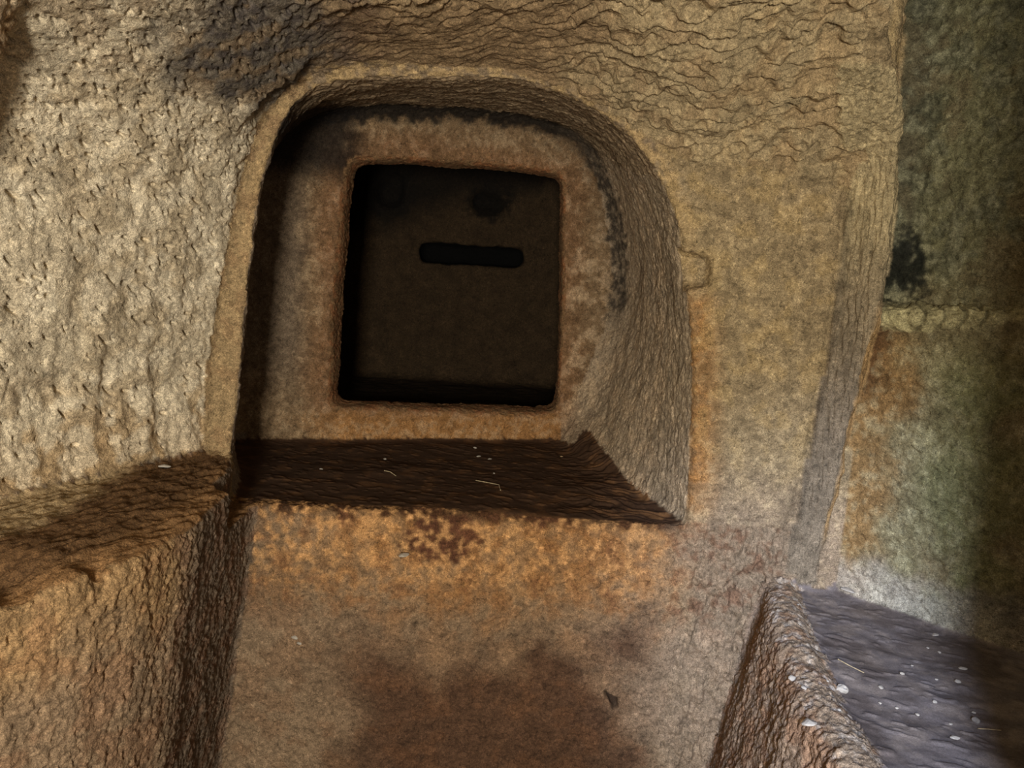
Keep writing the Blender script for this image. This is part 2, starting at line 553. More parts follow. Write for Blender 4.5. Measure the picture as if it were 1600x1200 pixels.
FAM = {'left': [WALL_L], 'ceil': [CEIL], 'fine': [WALL_B, SOCKET, REVEAL], 'niche': [N_REAR, N_LEFT, N_RIGHT, CHAMBER], 'soffit': [N_TOP], 'block': [BLOCK, LB_FACE, RB_FACE, RB_LIP],
       'rough': [LB_TOP], 'soil': [N_SILL, RB_TOP, FLOOR], 'pier': [PIER], 'right': [WALL_R, BAND]}
nv = len(V)
vr = np.full(nv, WALL_B)
for i in range(4):
    vr[Q[:, i]] = R
for g, r in zip(NG, NR):
    vr[g] = r
E_ = np.concatenate([Q[:, [0, 1]], Q[:, [1, 2]], Q[:, [2, 3]], Q[:, [3, 0]]])
ea, eb = E_[:, 0], E_[:, 1]
deg = np.maximum(np.bincount(ea, minlength=nv) + np.bincount(eb, minlength=nv), 1).astype(f4)


def blur(w, it):
    for _ in range(it):
        w = .4 * w + .6 * (np.bincount(ea, w[eb], nv) + np.bincount(eb, w[ea], nv)) / deg
    return w.astype(f4)


qn = np.cross(V[Q[:, 2]] - V[Q[:, 0]], V[Q[:, 3]] - V[Q[:, 1]])
VN = np.stack([sum(np.bincount(Q[:, i], qn[:, k], nv) for i in range(4)) for k in range(3)], 1)
VN /= np.maximum(np.linalg.norm(VN, axis=1), 1e-12)[:, None]
VN = VN.astype(f4)
Pv = V.astype(f4)


def st(p, sx, sy, sz):
    return p * np.array([1 / sx, 1 / sy, 1 / sz], f4)


# big slow unevenness everywhere, then the hand of the tool surface by surface
disp = .0065 * fbm(Pv / f4(.17), 2, 3)
disp += .0016 * fbm(Pv / f4(.032), 2, 9) * np.where(np.isin(vr, [N_SILL, RB_TOP]), .25, 1).astype(f4)
for fam, regs in FAM.items():
    w0 = np.isin(vr, regs).astype(f4)
    if fam == 'left':
        w0 = np.maximum(w0, (vr == CEIL) * ss(-.34, -.52, Pv[:, 0]))
    if fam == 'ceil':
        w0 = w0 * (1 - ss(-.34, -.52, Pv[:, 0]))
    w = blur(w0, 4)
    k = np.nonzero(w > .01)[0]
    p = Pv[k]
    x, y, z = p.T
    if fam == 'left':
        u = -.43 * x - .90 * y
        z = z + .9 * x + .7
        q = np.stack([u, z, .9 * x - .43 * y], 1)
        calm = .60 + .8 * ss(-.25, .3, fbm(p / f4(.16), 1, 37))
        wu, wz = u + .010 * noise(q / f4(.035), 21) + .02 * noise(q / f4(.12), 23), z + .010 * noise(q / f4(.035), 22)
        up = ss(1.35, 1.8, Pv[k, 2])
        d = .0066 * (scoops(wu, wz, .070, .050, 31) - .3) * calm
        d += .0022 * (scoops(wu + .4, wz, .028, .020, 32) - .3)
        d += .0040 * fbm(st(q, .026, .018, .03), 3, 33, .5) + .007 * fbm(st(q, .11, .09, .1), 1, 34)
        d += .0085 * fbm(st(q, .05, .26, .1), 2, 35) * (1 - .8 * up)
        d -= .0120 * marks(u, z, .029, .0105, .0048, .15, .6, .16 + .55 * up, 1)
        d -= .0055 * marks(u + .7, z + .3, .018, .0055, .0034, .2, 1.0, .15 + .35 * up, 2)
    elif fam in ('ceil', 'soffit'):
        a = .34
        u, v = x * math.cos(a) - y * math.sin(a), x * math.sin(a) + y * math.cos(a)
        q = np.stack([u, v, z], 1)
        wv = v + .016 * noise(q / f4(.07), 41) + .006 * noise(q / f4(.022), 42)
        quiet = 1 - .75 * ss(.20, -.02, x) * ss(1.50, 1.68, y)
        if fam == 'soffit':
            quiet = np.full_like(quiet, .30)
        d = .0270 * (steps(wv, .046, 1.6 * noise(st(q, .085, .05, .1), 43)) - .4) * quiet
        d += .0055 * (steps(wv, .0165, 2.2 * noise(st(q, .04, .03, .1), 44)) - .4) * (.25 + .75 * quiet)
        d += .0085 * (scoops(u, wv, .062, .030, 45) - .3) * quiet
        d += .016 * fbm(st(q, .13, .08, .1), 2, 47) * quiet
        d += .0032 * fbm(st(q, .022, .009, .02), 3, 46, .55)
        d -= .0110 * marks(u, v, .036, .013, .0050, .2, .6, .55 * quiet, 3)
        d -= .0045 * marks(u + .3, v, .020, .008, .003, .2, .8, .5 * quiet, 5)
    elif fam == 'fine':
        d = .0030 * (scoops(x + .008 * noise(p / f4(.03), 50), z, .030, .018, 51) - .3)
        d += .0030 * fbm(st(p, .016, .016, .008), 3, 53, .6)
        d += .0030 * fbm(st(p, .07, .06, .03), 2, 57)
        d -= .0030 * marks(x, z, .017, .006, .0025, 0., .7, .45, 7)
        d -= .005 * (1 - ss(.0, .0055, np.abs(z - 1.665 + .25 * (x - .42) + .020 * noise(st(p, .05, .05, .05), 55)))) * ss(.36, .40, x) * ss(.60, .52, x)
        d += np.where(x > .5, -.010 * (1 - ss(.002, .012, np.abs(pier_body(x, y, z) - .004))) * ss(.84, .95, z), 0)
    elif fam == 'niche':
        d = .0045 * fbm(p / f4(.05), 2, 61)
        d += .0024 * fbm(p / f4(.014), 3, 63, .55)
        d -= .0026 * marks(x, z, .019, .005, .003, 1.2, .7, .35, 9)
        side = ss(.25, .38, x) * ss(2.5, 2.2, y)
        d += side * .0020 * fbm(st(p, .008, .014, .04), 3, 65, .6)
    elif fam == 'block':
        side = np.maximum(np.isin(vr[k], [LB_FACE, RB_FACE, RB_LIP]), ss(.36, .52, x) * ss(1.0, .82, z))
        d = .0030 * fbm(st(p, .024, .024, .03), 2, 71)
        d += .0038 * fbm(p / f4(.011), 3, 73, .6)
        d -= .0030 * marks(x, z, .022, .006, .0026, 1.0, .9, .35, 11)
        bench = np.where(np.isin(vr[k], [LB_FACE, RB_FACE, RB_LIP]), .38, 2.5)
        d += side * bench * (.0060 * (scoops(x + .8 * y + .012 * noise(p / f4(.04), 74), z, .034, .060, 75) - .3) + .0060 * fbm(st(p, .020, .022, .055), 3, 76, .55) + .006 * fbm(st(p, .06, .07, .12), 1, 77))
        # the splintered hole low in the block
        crack = np.minimum(tube(x, 0 * y, z, [(.280, 0, .455, .002), (.304, 0, .434, .008)]), tube(x, 0 * y, z, [(.304, 0, .434, .009), (.310, 0, .416, .006)]))
        d -= .028 * (1 - ss(-.004, .003, crack))
        d -= side * .0045 * marks(x + .8 * y, z, .030, .009, .0035, 1.4, .5, .4, 12)
    elif fam == 'rough':
        u, v = -.43 * x - .90 * y, .9 * x - .43 * y
        q = np.stack([u, v, z], 1)
        wv = v + .014 * noise(p / f4(.07), 81) + .005 * noise(p / f4(.02), 82)
        d = .0080 * (steps(-wv, .036, 1.4 * noise(st(q, .12, .06, .1), 83)) - .4) + .006 * fbm(st(q, .05, .020, .05), 3, 85, .6)
        d += .0035 * (steps(wv, .015, 2. * noise(st(q, .05, .03, .1), 84)) - .4)
    elif fam == 'soil':
        q = np.stack([.93 * x - .37 * y, .37 * x + .93 * y, z], 1)
        d = .0030 * fbm(st(q, .10, .06, .08), 2, 91) + .0003 * fbm(p / f4(.012), 2, 93)
        end = ss(.08, .30, x) * ss(1.78, 1.9, y) * (z > .86)
        d += end * .012 * (steps(q[:, 1] + .012 * noise(p / f4(.04), 95), .034, 1.5 * noise(st(q, .07, .05, .09), 96)) - .2)
        d += .0022 * ss(.25, .5, fbm(st(q, .04, .018, .05), 2, 97))
    elif fam == 'pier':
        d = .0050 * fbm(st(p, .007, .010, .055), 3, 101, .6) + .0045 * (scoops(x - y + .006 * noise(p / f4(.03), 102), z, .016, .06, 103) - .3)
        d += .004 * fbm(p / f4(.06), 1, 105)
    else:
        u = (x - y) * .7071
        q = np.stack([u, z, (x + y) * .7071], 1)
        wu, wz = u + .012 * noise(q / f4(.05), 111), z + .012 * noise(q / f4(.05), 112)
        up = ss(1.40, 1.55, z)
        d = (.0045 + .006 * up) * (scoops(wu, wz, .055, .042, 113) - .3)
        d += .0035 * (scoops(wu, wz + .2, .024, .018, 114) - .3)
        d += .0045 * fbm(st(q, .020, .016, .03), 3, 115, .6)
        d += .006 * fbm(st(q, .09, .12, .1), 2, 117)
        d -= .0045 * marks(u, z, .026, .010, .0042, -.5, .6, .25 + .35 * up, 13)
        d -= .005 * (vr[k] == BAND) * ss(.38, .46, np.abs(((x - .885) / .029) % 1 - .5)) * ((x > .875) & (x < .99))
    disp[k] += w[k] * d
Vd = V + VN * disp[:, None]

# ------------------------------------------------------------------ colour of the stone, the earth, soot, moss and painted shade
def lin(r, g, b):
    c = np.array([r, g, b], float) / 255
    return np.where(c <= .04045, c / 12.92, ((c + .055) / 1.055) ** 2.4).astype(f4)


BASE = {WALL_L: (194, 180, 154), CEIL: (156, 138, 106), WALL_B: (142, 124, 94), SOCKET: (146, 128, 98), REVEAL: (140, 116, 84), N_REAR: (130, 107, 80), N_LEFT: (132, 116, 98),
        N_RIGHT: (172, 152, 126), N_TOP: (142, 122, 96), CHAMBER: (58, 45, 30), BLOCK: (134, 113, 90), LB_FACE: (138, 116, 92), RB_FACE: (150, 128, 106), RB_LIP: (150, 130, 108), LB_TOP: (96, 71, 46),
        N_SILL: (70, 50, 35), RB_TOP: (108, 100, 98), FLOOR: (90, 70, 52), PIER: (136, 122, 98), WALL_R: (118, 108, 80), BAND: (150, 142, 104)}
col = np.zeros((nv, 3), f4)
for r, c in BASE.items():
    col[vr == r] = lin(*c)


def toward(c, w):
    global col
    w = np.clip(w, 0, 1)[:, None].astype(f4)
    col = col * (1 - w) + lin(*c) * w


x, y, z = Pv.T
edge = np.isin(vr, [BLOCK]) * ss(.38, .50, x)
col = col * (1 - edge[:, None]) + lin(*BASE[WALL_B]) * edge[:, None]
edge = (vr == CEIL) * ss(-.34, -.50, x)
col = col * (1 - edge[:, None]) + lin(*BASE[WALL_L]) * edge[:, None]
n1 = fbm(Pv / f4(.22), 3, 201)
n2 = fbm(Pv / f4(.06), 3, 205)
n3 = fbm(Pv / f4(.022), 4, 211, .72) * f4(.8)
isr = lambda *r: np.isin(vr, r)
soilish = isr(N_SILL, RB_TOP, FLOOR, LB_TOP)
# earth washed over the edges of the block and the bench
blk = isr(BLOCK)
toward((172, 126, 76), blk * ss(.56, .86, z + .10 * n1 + .06 * n2 + .05 * (x + .1)) * ss(-.66, -.30, x + .15 * n1) * ss(.62, .36, x + .1 * n1) * (.5 + .45 * ss(-.2, .2, n3 + n2)))
toward((76, 50, 35), blk * ss(.68, .44, z + .16 * n1 + .07 * n2) * ss(-.52, -.30, x + .1 * n1) * ss(.50, .25, x + .12 * n1) * .85)
toward((92, 62, 40), blk * ss(-.05, .22, n2 + .7 * n1) * .35)
toward((88, 57, 40), blk * ss(.075, .06, np.hypot((x + .150) * .8, (z - .838) * 1.2) + .022 * n3 + .02 * n2))
toward((70, 46, 28), blk * ss(.872, .90, z + .02 * n2 + .012 * n3) * ss(.47, .41, x))
toward((140, 122, 102), (blk | isr(WALL_B)) * ss(.34, .48, x + .1 * n1) * ss(1.12, .88, z + .05 * n1 + .03 * n2) * .8)
lbf = isr(LB_FACE)
toward((154, 124, 86), lbf * ss(.74, .95, z + .1 * n1 + .05 * n2) * ss(1.42, 1.26, y + .10 * (1 - z) + .04 * n2) * .85)
toward((106, 93, 80), lbf * ss(1.30, 1.42, y + .03 * n2) * .8)
toward((100, 66, 44), lbf * ss(.0, .25, n2) * .4)
toward((140, 106, 70), isr(LB_TOP) * ss(.10, .03, np.interp(y, LB_Y, LB_X).astype(f4) - x + .02 * n2) * .8)
toward((170, 148, 112), isr(LB_TOP) * ss(.20, .26, np.interp(y, LB_Y, LB_X).astype(f4) - x + .04 * n2) * .7)
toward((96, 62, 42), blk * ss(.045, .02, np.hypot((x + .085) * 1.1, z - .842) + .03 * n3 + .015 * n2))
toward((88, 58, 40), blk * ss(.14, .24, n3 + .5 * n2) * ss(.60, .70, z) * .7)
toward((206, 158, 104), blk * ss(.10, .22, n3 - .4 * n2) * ss(.62, .80, z) * ss(.45, .3, x) * .6)
toward((40, 30, 24), blk * ss(.003, -.003, np.minimum(tube(x, 0 * y, z, [(.280, 0, .455, .002), (.304, 0, .434, .008)]), tube(x, 0 * y, z, [(.304, 0, .434, .009), (.310, 0, .416, .006)]))) * .8)
# left wall: earth splashed low down, grey lichen high up near the arch
wl = isr(WALL_L)
toward((170, 134, 88), wl * ss(1.24, 1.06, z + .06 * n2 + .04 * n1) * .75)
wl = wl | (isr(CEIL) & (x < -.42))
toward((172, 152, 120), wl * ss(-.10, .2, n1) * .4)
toward((206, 196, 174), wl * ss(.02, .25, n2 + .4 * n1) * .45)
grey = ss(.27, .13, np.sqrt((x + .50) ** 2 + (.7 * (y - 1.60)) ** 2 + (1.2 * (z - 1.92)) ** 2) + .06 * n1 + .06 * n2)
toward((78, 71, 66), (wl | isr(CEIL)) * grey * (.80 + .35 * ss(-.1, .2, n3)))
toward((112, 104, 92), (wl | isr(CEIL)) * ss(1.86, 1.94, z + .05 * n2) * ss(-.5, -.62, x + .05 * n1) * .7)
ce = isr(CEIL)
toward((118, 94, 68), ce * ss(.24, .02, x + .1 * n1) * ss(-.46, -.34, x) * ss(1.40, 1.60, y) * .75)
toward((174, 152, 112), ce * ss(.25, .5, x) * ss(-.05, .2, n2) * .5)
toward((120, 100, 74), ce * ss(.05, .25, n2 - .3 * n1) * .6)
toward((150, 112, 70), wl * ss(-.02, .02, tube(x, y, z, [(-.88, 1.13, 1.58, .03), (-.83, 1.12, 1.70, .055), (-.785, 1.10, 1.82, .07), (-.74, 1.06, 2.02, .085), (-.70, 1.0, 2.25, .1)]) * -1 + .0) * .9)
# back wall
wbk = isr(WALL_B, SOCKET)
fr = ARCH_FRONT(x, z)
toward((184, 156, 112), wbk * ss(.05, .02, fr) * ss(1.3, 1.75, z) * .7)
toward((98, 86, 74), wbk * ss(1.58, 1.70, z) * ss(.06, .22, n3 + .5 * n2) * ss(.45, .3, x) * .8)
toward((156, 112, 66), wbk * ss(.085, .015, fr + .02 * n2) * ss(1.50, 1.44, z) * ss(.90, 1.0, z) * (x > 0) * (.55 + .45 * ss(-.1, .15, n2)))

toward((146, 124, 84), wbk * (x > .3) * ss(.0, .22, n2) * .5 * ss(.95, 1.2, z))
toward((168, 150, 116), wbk * (x > .3) * ss(.12, .3, n3) * .3)
toward((166, 140, 102), wbk * (x < -.5) * .6)
toward((116, 92, 66), wbk * (x < -.5) * ss(.05, .2, n2 + .5 * n3) * .6)
# niche: red earth round the opening, soot along the edges of the arch
ni = isr(N_REAR, N_LEFT, N_RIGHT, N_TOP)
dop = OPENING(x, z)
rear = ss(-.3, -.08, rear_plane(x, y))
toward((126, 86, 54), isr(N_REAR, N_RIGHT, REVEAL, N_LEFT) * ss(.13, .01, dop + .04 * n2 + .03 * n3 + .04 * n1) * rear * (.45 + .4 * ss(-.15, .2, n3 + .6 * n2)))
toward((120, 78, 50), isr(N_REAR, REVEAL) * ss(.10, .02, dop + .04 * n1) * rear * ss(0, .22, n3 + .5 * n2) * .6)
toward((160, 116, 70), ni * ss(1.03, .97, z + .02 * n2) * ss(-.74, -.50, x + .08 * n1 + .05 * n2) * (x < .18) * rear * .85)
toward((156, 136, 108), isr(N_REAR) * ss(.06, .26, n3 + .4 * n2) * .4)
toward((176, 152, 122), isr(N_RIGHT, N_REAR) * ss(.06, .25, n2 + .4 * n3) * ss(.1, .25, x) * .5)
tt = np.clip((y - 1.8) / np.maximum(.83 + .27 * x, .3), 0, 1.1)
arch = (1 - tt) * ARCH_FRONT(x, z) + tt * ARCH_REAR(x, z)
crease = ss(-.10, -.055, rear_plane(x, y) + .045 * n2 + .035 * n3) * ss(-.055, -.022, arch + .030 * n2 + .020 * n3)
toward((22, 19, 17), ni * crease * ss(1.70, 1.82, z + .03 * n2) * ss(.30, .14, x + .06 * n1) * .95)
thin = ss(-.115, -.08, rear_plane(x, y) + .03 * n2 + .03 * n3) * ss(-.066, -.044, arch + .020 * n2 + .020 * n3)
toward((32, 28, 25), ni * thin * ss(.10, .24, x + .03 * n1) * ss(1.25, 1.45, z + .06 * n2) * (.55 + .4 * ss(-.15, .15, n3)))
toward((86, 76, 64), ni * (x > .1) * ss(-.22, -.06, rear_plane(x, y) + .06 * n2 + .05 * n3) * ss(-.10, -.05, arch + .05 * n2 + .03 * n3) * ss(1.1, 1.4, z) * .25)
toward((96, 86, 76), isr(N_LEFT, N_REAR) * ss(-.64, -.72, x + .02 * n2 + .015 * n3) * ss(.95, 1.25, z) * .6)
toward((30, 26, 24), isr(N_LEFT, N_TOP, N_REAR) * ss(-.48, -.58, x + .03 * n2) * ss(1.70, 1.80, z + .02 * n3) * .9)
toward((156, 140, 116), isr(N_RIGHT) * ss(2.15, 1.95, y + .05 * n2) * .6)
# earth on the sill and in the right-hand trough
toward((100, 70, 44), isr(N_SILL) * ss(.20, .36, n2 + .2 * n3) * .55)
toward((124, 90, 58), isr(N_SILL) * ss(.25, .4, x + .04 * n1) * ss(-.02, .2, n2) * .7)
toward((136, 124, 114), isr(RB_TOP) * ss(.08, .3, n2 + .5 * n3) * .5)
toward((80, 68, 60), isr(RB_TOP) * ss(.05, .3, n1 - .3 * n2) * .5)
toward((120, 84, 56), isr(RB_LIP, RB_FACE) * ss(-.02, .25, n2 + .3 * n1) * .55)
toward((176, 168, 156), isr(RB_LIP) * ss(.20, .30, n3 + .4 * n2) * .6)
# pier tones and painted edge shade; right wall: moss, algae and black crust
toward((164, 148, 112), isr(PIER) * ss(1.45, 1.7, z) * .7)
toward((116, 104, 88), isr(PIER) * ss(1.55, 1.25, z + .04 * n2) * .85)
toward((156, 124, 80), isr(PIER) * ss(-.004, .006, x - np.interp(z, PZ, PBX).astype(f4) + .004 * n2) * ss(1.5, 1.4, z) * ss(.86, .96, z) * .8)
toward((70, 60, 48), (isr(PIER) | (isr(WALL_B) & (x > .6))) * ss(.010, .002, np.abs(x - np.interp(z, PZ, PAX).astype(f4) - .002) + .006 * n3) * ss(.80, .9, z) * ss(1.80, 1.6, z) * .4)  # shade of the groove along the pier's left edge, painted in
wr = isr(WALL_R, BAND)
toward((108, 106, 78), wr * ss(-.25, .22, n1 + .5 * n2 + .3 * n3) * ss(1.40, 1.60, z + .06 * n2) * .85)
toward((120, 122, 84), wr * ss(-.2, .2, n1) * ss(1.45, 1.3, z) * ss(.90, 1.0, x + .05 * n1) * .7)
toward((140, 104, 60), wr * ss(.95, .83, x + .05 * n2 + .14 * n1) * ss(1.45, 1.38, z) * .65)
toward((84, 58, 36), wr * ss(.875, .825, x + .015 * n2) * ss(1.43, 1.41, z) * ss(1.20, 1.32, z + .03 * n2) * .85)
toward((52, 54, 44), wr * ss(.02, .25, n2 + .3 * n3) * ss(1.48, 1.58, z) * .6)
toward((24, 27, 22), wr * ss(.085, .045, np.hypot((x - .855) * 1.3, (z - 1.55) * .75) + .03 * n3 + .02 * n2) * .95)
toward((50, 50, 46), wr * ss(.92, .84, x + .03 * n2) * ss(1.55, 1.65, z) * .5)
toward((150, 146, 118), wr * ss(.12, .34, n3 + .4 * n2) * .3)
toward((168, 162, 150), wr * ss(.90, .82, z + .04 * n2) * .6)
toward((160, 150, 112), isr(BAND) * .65)
joint = ss(.40, .46, np.abs(((x - .885) / .029) % 1 - .5)) * ((x > .875) & (x < .99))
toward((72, 66, 46), isr(BAND) * joint * .8)
toward((86, 64, 44), wr * ss(1.02, 1.12, x + .04 * n1) * .6)  # shade of the entrance jamb on the far right, painted browner
col *= (1 + (.30 * n2 + .30 * n3) * np.where(soilish, .3, 1))[:, None]
col = np.clip(np.stack([blur(col[:, i], 2) for i in range(3)], 1), .004, .9)

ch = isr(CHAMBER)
toward((7, 6, 5), ch * ss(3.67, 3.70, y + .012 * n2))  # shade inside the deep slot, painted near-black
toward((20, 16, 12), ch * np.maximum(ss(3.69, 3.73, y), ss(1.72, 1.95, z - .35 * (x + .1) + .1 * n1)) * .9 * (y < 3.68))  # unlit upper left of the chamber, darkened in the colour
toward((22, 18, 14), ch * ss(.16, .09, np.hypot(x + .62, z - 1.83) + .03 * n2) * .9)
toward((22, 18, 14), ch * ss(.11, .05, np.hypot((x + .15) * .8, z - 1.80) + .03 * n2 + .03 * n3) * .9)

# ------------------------------------------------------------------ materials
def stone_material(name, grain=1.0, bump=1.0, rough=.92):
    m = bpy.data.materials.new(name)
    m.use_nodes = True
    nt = m.node_tree
    N, L = nt.nodes, nt.links
    b = N['Principled BSDF']
    b.inputs['Roughness'].default_value = rough
    b.inputs['Specular IOR Level'].default_value = .18
    at = N.new('ShaderNodeAttribute'); at.attribute_name = 'stone'
    tc = N.new('ShaderNodeTexCoord')

    def nz(scale, detail=3, rg=.6):
        t = N.new('ShaderNodeTexNoise')
        t.inputs['Scale'].default_value = scale
        t.inputs['Detail'].default_value = detail
        t.inputs['Roughness'].default_value = rg
        L.new(tc.outputs['Object'], t.inputs['Vector'])
        return t
    fine, mid = nz(420, 3, .7), nz(110, 4, .65)
    r1 = N.new('ShaderNodeMapRange'); r1.inputs['From Min'].default_value = .3; r1.inputs['From Max'].default_value = .7
    r1.inputs['To Min'].default_value = 1 - .50 * grain; r1.inputs['To Max'].default_value = 1 + .50 * grain
    L.new(fine.outputs['Fac'], r1.inputs['Value'])
    r2 = N.new('ShaderNodeMapRange'); r2.inputs['From Min'].default_value = .3; r2.inputs['From Max'].default_value = .7
    r2.inputs['To Min'].default_value = 1 - .24 * grain; r2.inputs['To Max'].default_value = 1 + .24 * grain
    L.new(mid.outputs['Fac'], r2.inputs['Value'])
    mu = N.new('ShaderNodeMath'); mu.operation = 'MULTIPLY'
    L.new(r1.outputs[0], mu.inputs[0]); L.new(r2.outputs[0], mu.inputs[1])
    sc_ = N.new('ShaderNodeVectorMath'); sc_.operation = 'SCALE'
    L.new(at.outputs['Color'], sc_.inputs[0]); L.new(mu.outputs[0], sc_.inputs['Scale'])
    # crisp lighter and darker flecks
    for scale, lo, hi, f in ((62, .56, .60, 1.30), (70, .56, .60, .66), (190, .57, .62, 1.42), (175, .57, .62, .60)):
        t = nz(scale, 5, .72)
        t.inputs['Distortion'].default_value = .5
        r = N.new('ShaderNodeMapRange')
        r.inputs['From Min'].default_value = lo; r.inputs['From Max'].default_value = hi
        r.inputs['To Min'].default_value = 1; r.inputs['To Max'].default_value = 1 + (f - 1) * grain
        L.new(t.outputs['Fac'], r.inputs['Value'])
        k = N.new('ShaderNodeVectorMath'); k.operation = 'SCALE'
        L.new(sc_.outputs[0], k.inputs[0]); L.new(r.outputs[0], k.inputs['Scale'])
        off = N.new('ShaderNodeVectorMath'); off.operation = 'ADD'; off.inputs[1].default_value = (scale * .37, scale * .11, 3.1)
        L.new(tc.outputs['Object'], off.inputs[0]); L.new(off.outputs[0], t.inputs['Vector'])
        sc_ = k
    # pale crystals and dark specks in the tuff
    vo = N.new('ShaderNodeTexVoronoi'); vo.inputs['Scale'].default_value = 120
    L.new(tc.outputs['Object'], vo.inputs['Vector'])
    sp = N.new('ShaderNodeMapRange'); sp.inputs['From Min'].default_value = .10; sp.inputs['From Max'].default_value = .22
    sp.inputs['To Min'].default_value = .38 * grain; sp.inputs['To Max'].default_value = 0
    L.new(vo.outputs['Distance'], sp.inputs['Value'])
    hs = N.new('ShaderNodeSeparateColor'); L.new(vo.outputs['Color'], hs.inputs[0])
    gt = N.new('ShaderNodeMath'); gt.operation = 'GREATER_THAN'; gt.inputs[1].default_value = .72
    L.new(hs.outputs[0], gt.inputs[0])
    ma = N.new('ShaderNodeMath'); ma.operation = 'MULTIPLY'
    L.new(sp.outputs[0], ma.inputs[0]); L.new(gt.outputs[0], ma.inputs[1])
    sg = N.new('ShaderNodeMath'); sg.operation = 'GREATER_THAN'; sg.inputs[1].default_value = .5
    L.new(hs.outputs[1], sg.inputs[0])
    tint = N.new('ShaderNodeMix'); tint.data_type = 'RGBA'
    L.new(sg.outputs[0], tint.inputs[0])
    s2 = N.new('ShaderNodeVectorMath'); s2.operation = 'SCALE'; s2.inputs['Scale'].default_value = .35
    s3 = N.new('ShaderNodeVectorMath'); s3.operation = 'SCALE'; s3.inputs['Scale'].default_value = 1.8
    L.new(sc_.outputs[0], s2.inputs[0]); L.new(sc_.outputs[0], s3.inputs[0])
    L.new(s2.outputs[0], tint.inputs[6]); L.new(s3.outputs[0], tint.inputs[7])
    mx = N.new('ShaderNodeMix'); mx.data_type = 'RGBA'
    L.new(ma.outputs[0], mx.inputs[0]); L.new(sc_.outputs[0], mx.inputs[6]); L.new(tint.outputs[2], mx.inputs[7])
    L.new(mx.outputs[2], b.inputs['Base Color'])
    ad = N.new('ShaderNodeMath'); ad.operation = 'MULTIPLY_ADD'; ad.inputs[1].default_value = .45
    L.new(fine.outputs['Fac'], ad.inputs[0]); L.new(mid.outputs['Fac'], ad.inputs[2])
    bp = N.new('ShaderNodeBump'); bp.inputs['Strength'].default_value = 1.0; bp.inputs['Distance'].default_value = .0042 * bump
    L.new(ad.outputs[0], bp.inputs['Height']); L.new(bp.outputs[0], b.inputs['Normal'])
    return m


M_ROCK = stone_material('carved_tuff')
M_EARTH = stone_material('packed_earth', .45, .14, .96)

# ------------------------------------------------------------------ split the skin into its pieces
lens_all = np.concatenate([np.full(len(Q), 4), np.array([len(g) for g in NG], int)])
loops_all = np.concatenate([Q.ravel(), np.array([v for g in NG for v in g], int)])
start_all = np.concatenate([[0], np.cumsum(lens_all)[:-1]])
reg_all = np.concatenate([R, np.array(NR, int)])


def piece(name, regs, mat, parent=None):
    f = np.nonzero(np.isin(reg_all, regs))[0]
    ln = lens_all[f]
    n = int(ln.sum())
    base = np.repeat(start_all[f] - np.concatenate([[0], np.cumsum(ln)[:-1]]), ln)
    lv = loops_all[np.arange(n) + base]
    used, lv2 = np.unique(lv, return_inverse=True)
    me = bpy.data.meshes.new(name)
    me.vertices.add(len(used)); me.vertices.foreach_set('co', Vd[used].astype(f4).ravel())
    me.loops.add(n); me.loops.foreach_set('vertex_index', lv2.astype(np.int32).ravel())
    me.polygons.add(len(f))
    me.polygons.foreach_set('loop_start', np.concatenate([[0], np.cumsum(ln)[:-1]]).astype(np.int32))
    me.polygons.foreach_set('use_smooth', np.ones(len(f), bool))
    at = me.attributes.new('stone', 'FLOAT_COLOR', 'POINT')
    at.data.foreach_set('color', np.concatenate([col[used], np.ones((len(used), 1), f4)], 1).astype(f4).ravel())
    me.update(calc_edges=True)
    me.materials.append(mat)
    o = bpy.data.objects.new(name, me)
    C.objects.link(o)
    if parent is not None:
        o.parent = parent
        o.matrix_parent_inverse = parent.matrix_world.inverted()
    return o


def structure(o):
    o['kind'] = 'structure'
    return o


def thing(name, label, cat, loc, group=None):
    o = bpy.data.objects.new(name, None)
    o.location = loc
    C.objects.link(o)
    o.matrix_world = Matrix.Translation(loc)
    o['label'] = label
    o['category'] = cat
    if group:
        o['group'] = group
    return o


structure(piece('floor', [FLOOR], M_EARTH))
structure(piece('ceiling', [CEIL], M_ROCK))
structure(piece('wall_left', [WALL_L], M_ROCK))
wall_back = structure(piece('wall_back', [WALL_B], M_ROCK))
piece('socket', [SOCKET], M_ROCK, wall_back)
wall_right = structure(piece('wall_right', [WALL_R], M_ROCK))
piece('narrow_shelf', [BAND], M_ROCK, wall_right)
win = structure(piece('window_1', [REVEAL], M_ROCK))
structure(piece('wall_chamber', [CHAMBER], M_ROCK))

t = thing('rock_bench', 'ochre brown rock bench with worn ridged top below the pale pitted wall', 'bench', (-.72, 1.3, .12))
piece('bench_top', [LB_TOP], M_ROCK, t)
piece('front_face', [LB_FACE], M_ROCK, t)
t = thing('rock_bench', 'rock bench with grey earth trough and rounded lip below the mossy wall', 'bench', (.75, 1.3, .12))
piece('trough', [RB_TOP], M_EARTH, t)
piece('lip', [RB_LIP], M_ROCK, t)
piece('front_face', [RB_FACE], M_ROCK, t)
t = thing('rock_block', 'waist-high orange stained block of rock under the arched niche', 'block', (-.05, 1.8, .12))
piece('front_face', [BLOCK], M_ROCK, t)
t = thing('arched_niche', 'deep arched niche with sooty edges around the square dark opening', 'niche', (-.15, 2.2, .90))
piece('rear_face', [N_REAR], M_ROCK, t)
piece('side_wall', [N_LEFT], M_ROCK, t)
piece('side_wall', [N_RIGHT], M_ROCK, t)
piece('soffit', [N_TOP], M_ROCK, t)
s_ = piece('sill', [N_SILL], M_EARTH, t)
s_['label'] = 'dark earth covered sill'
structure(piece('rock_pier_1', [PIER], M_ROCK))  # the rock-cut pier between back and right wall

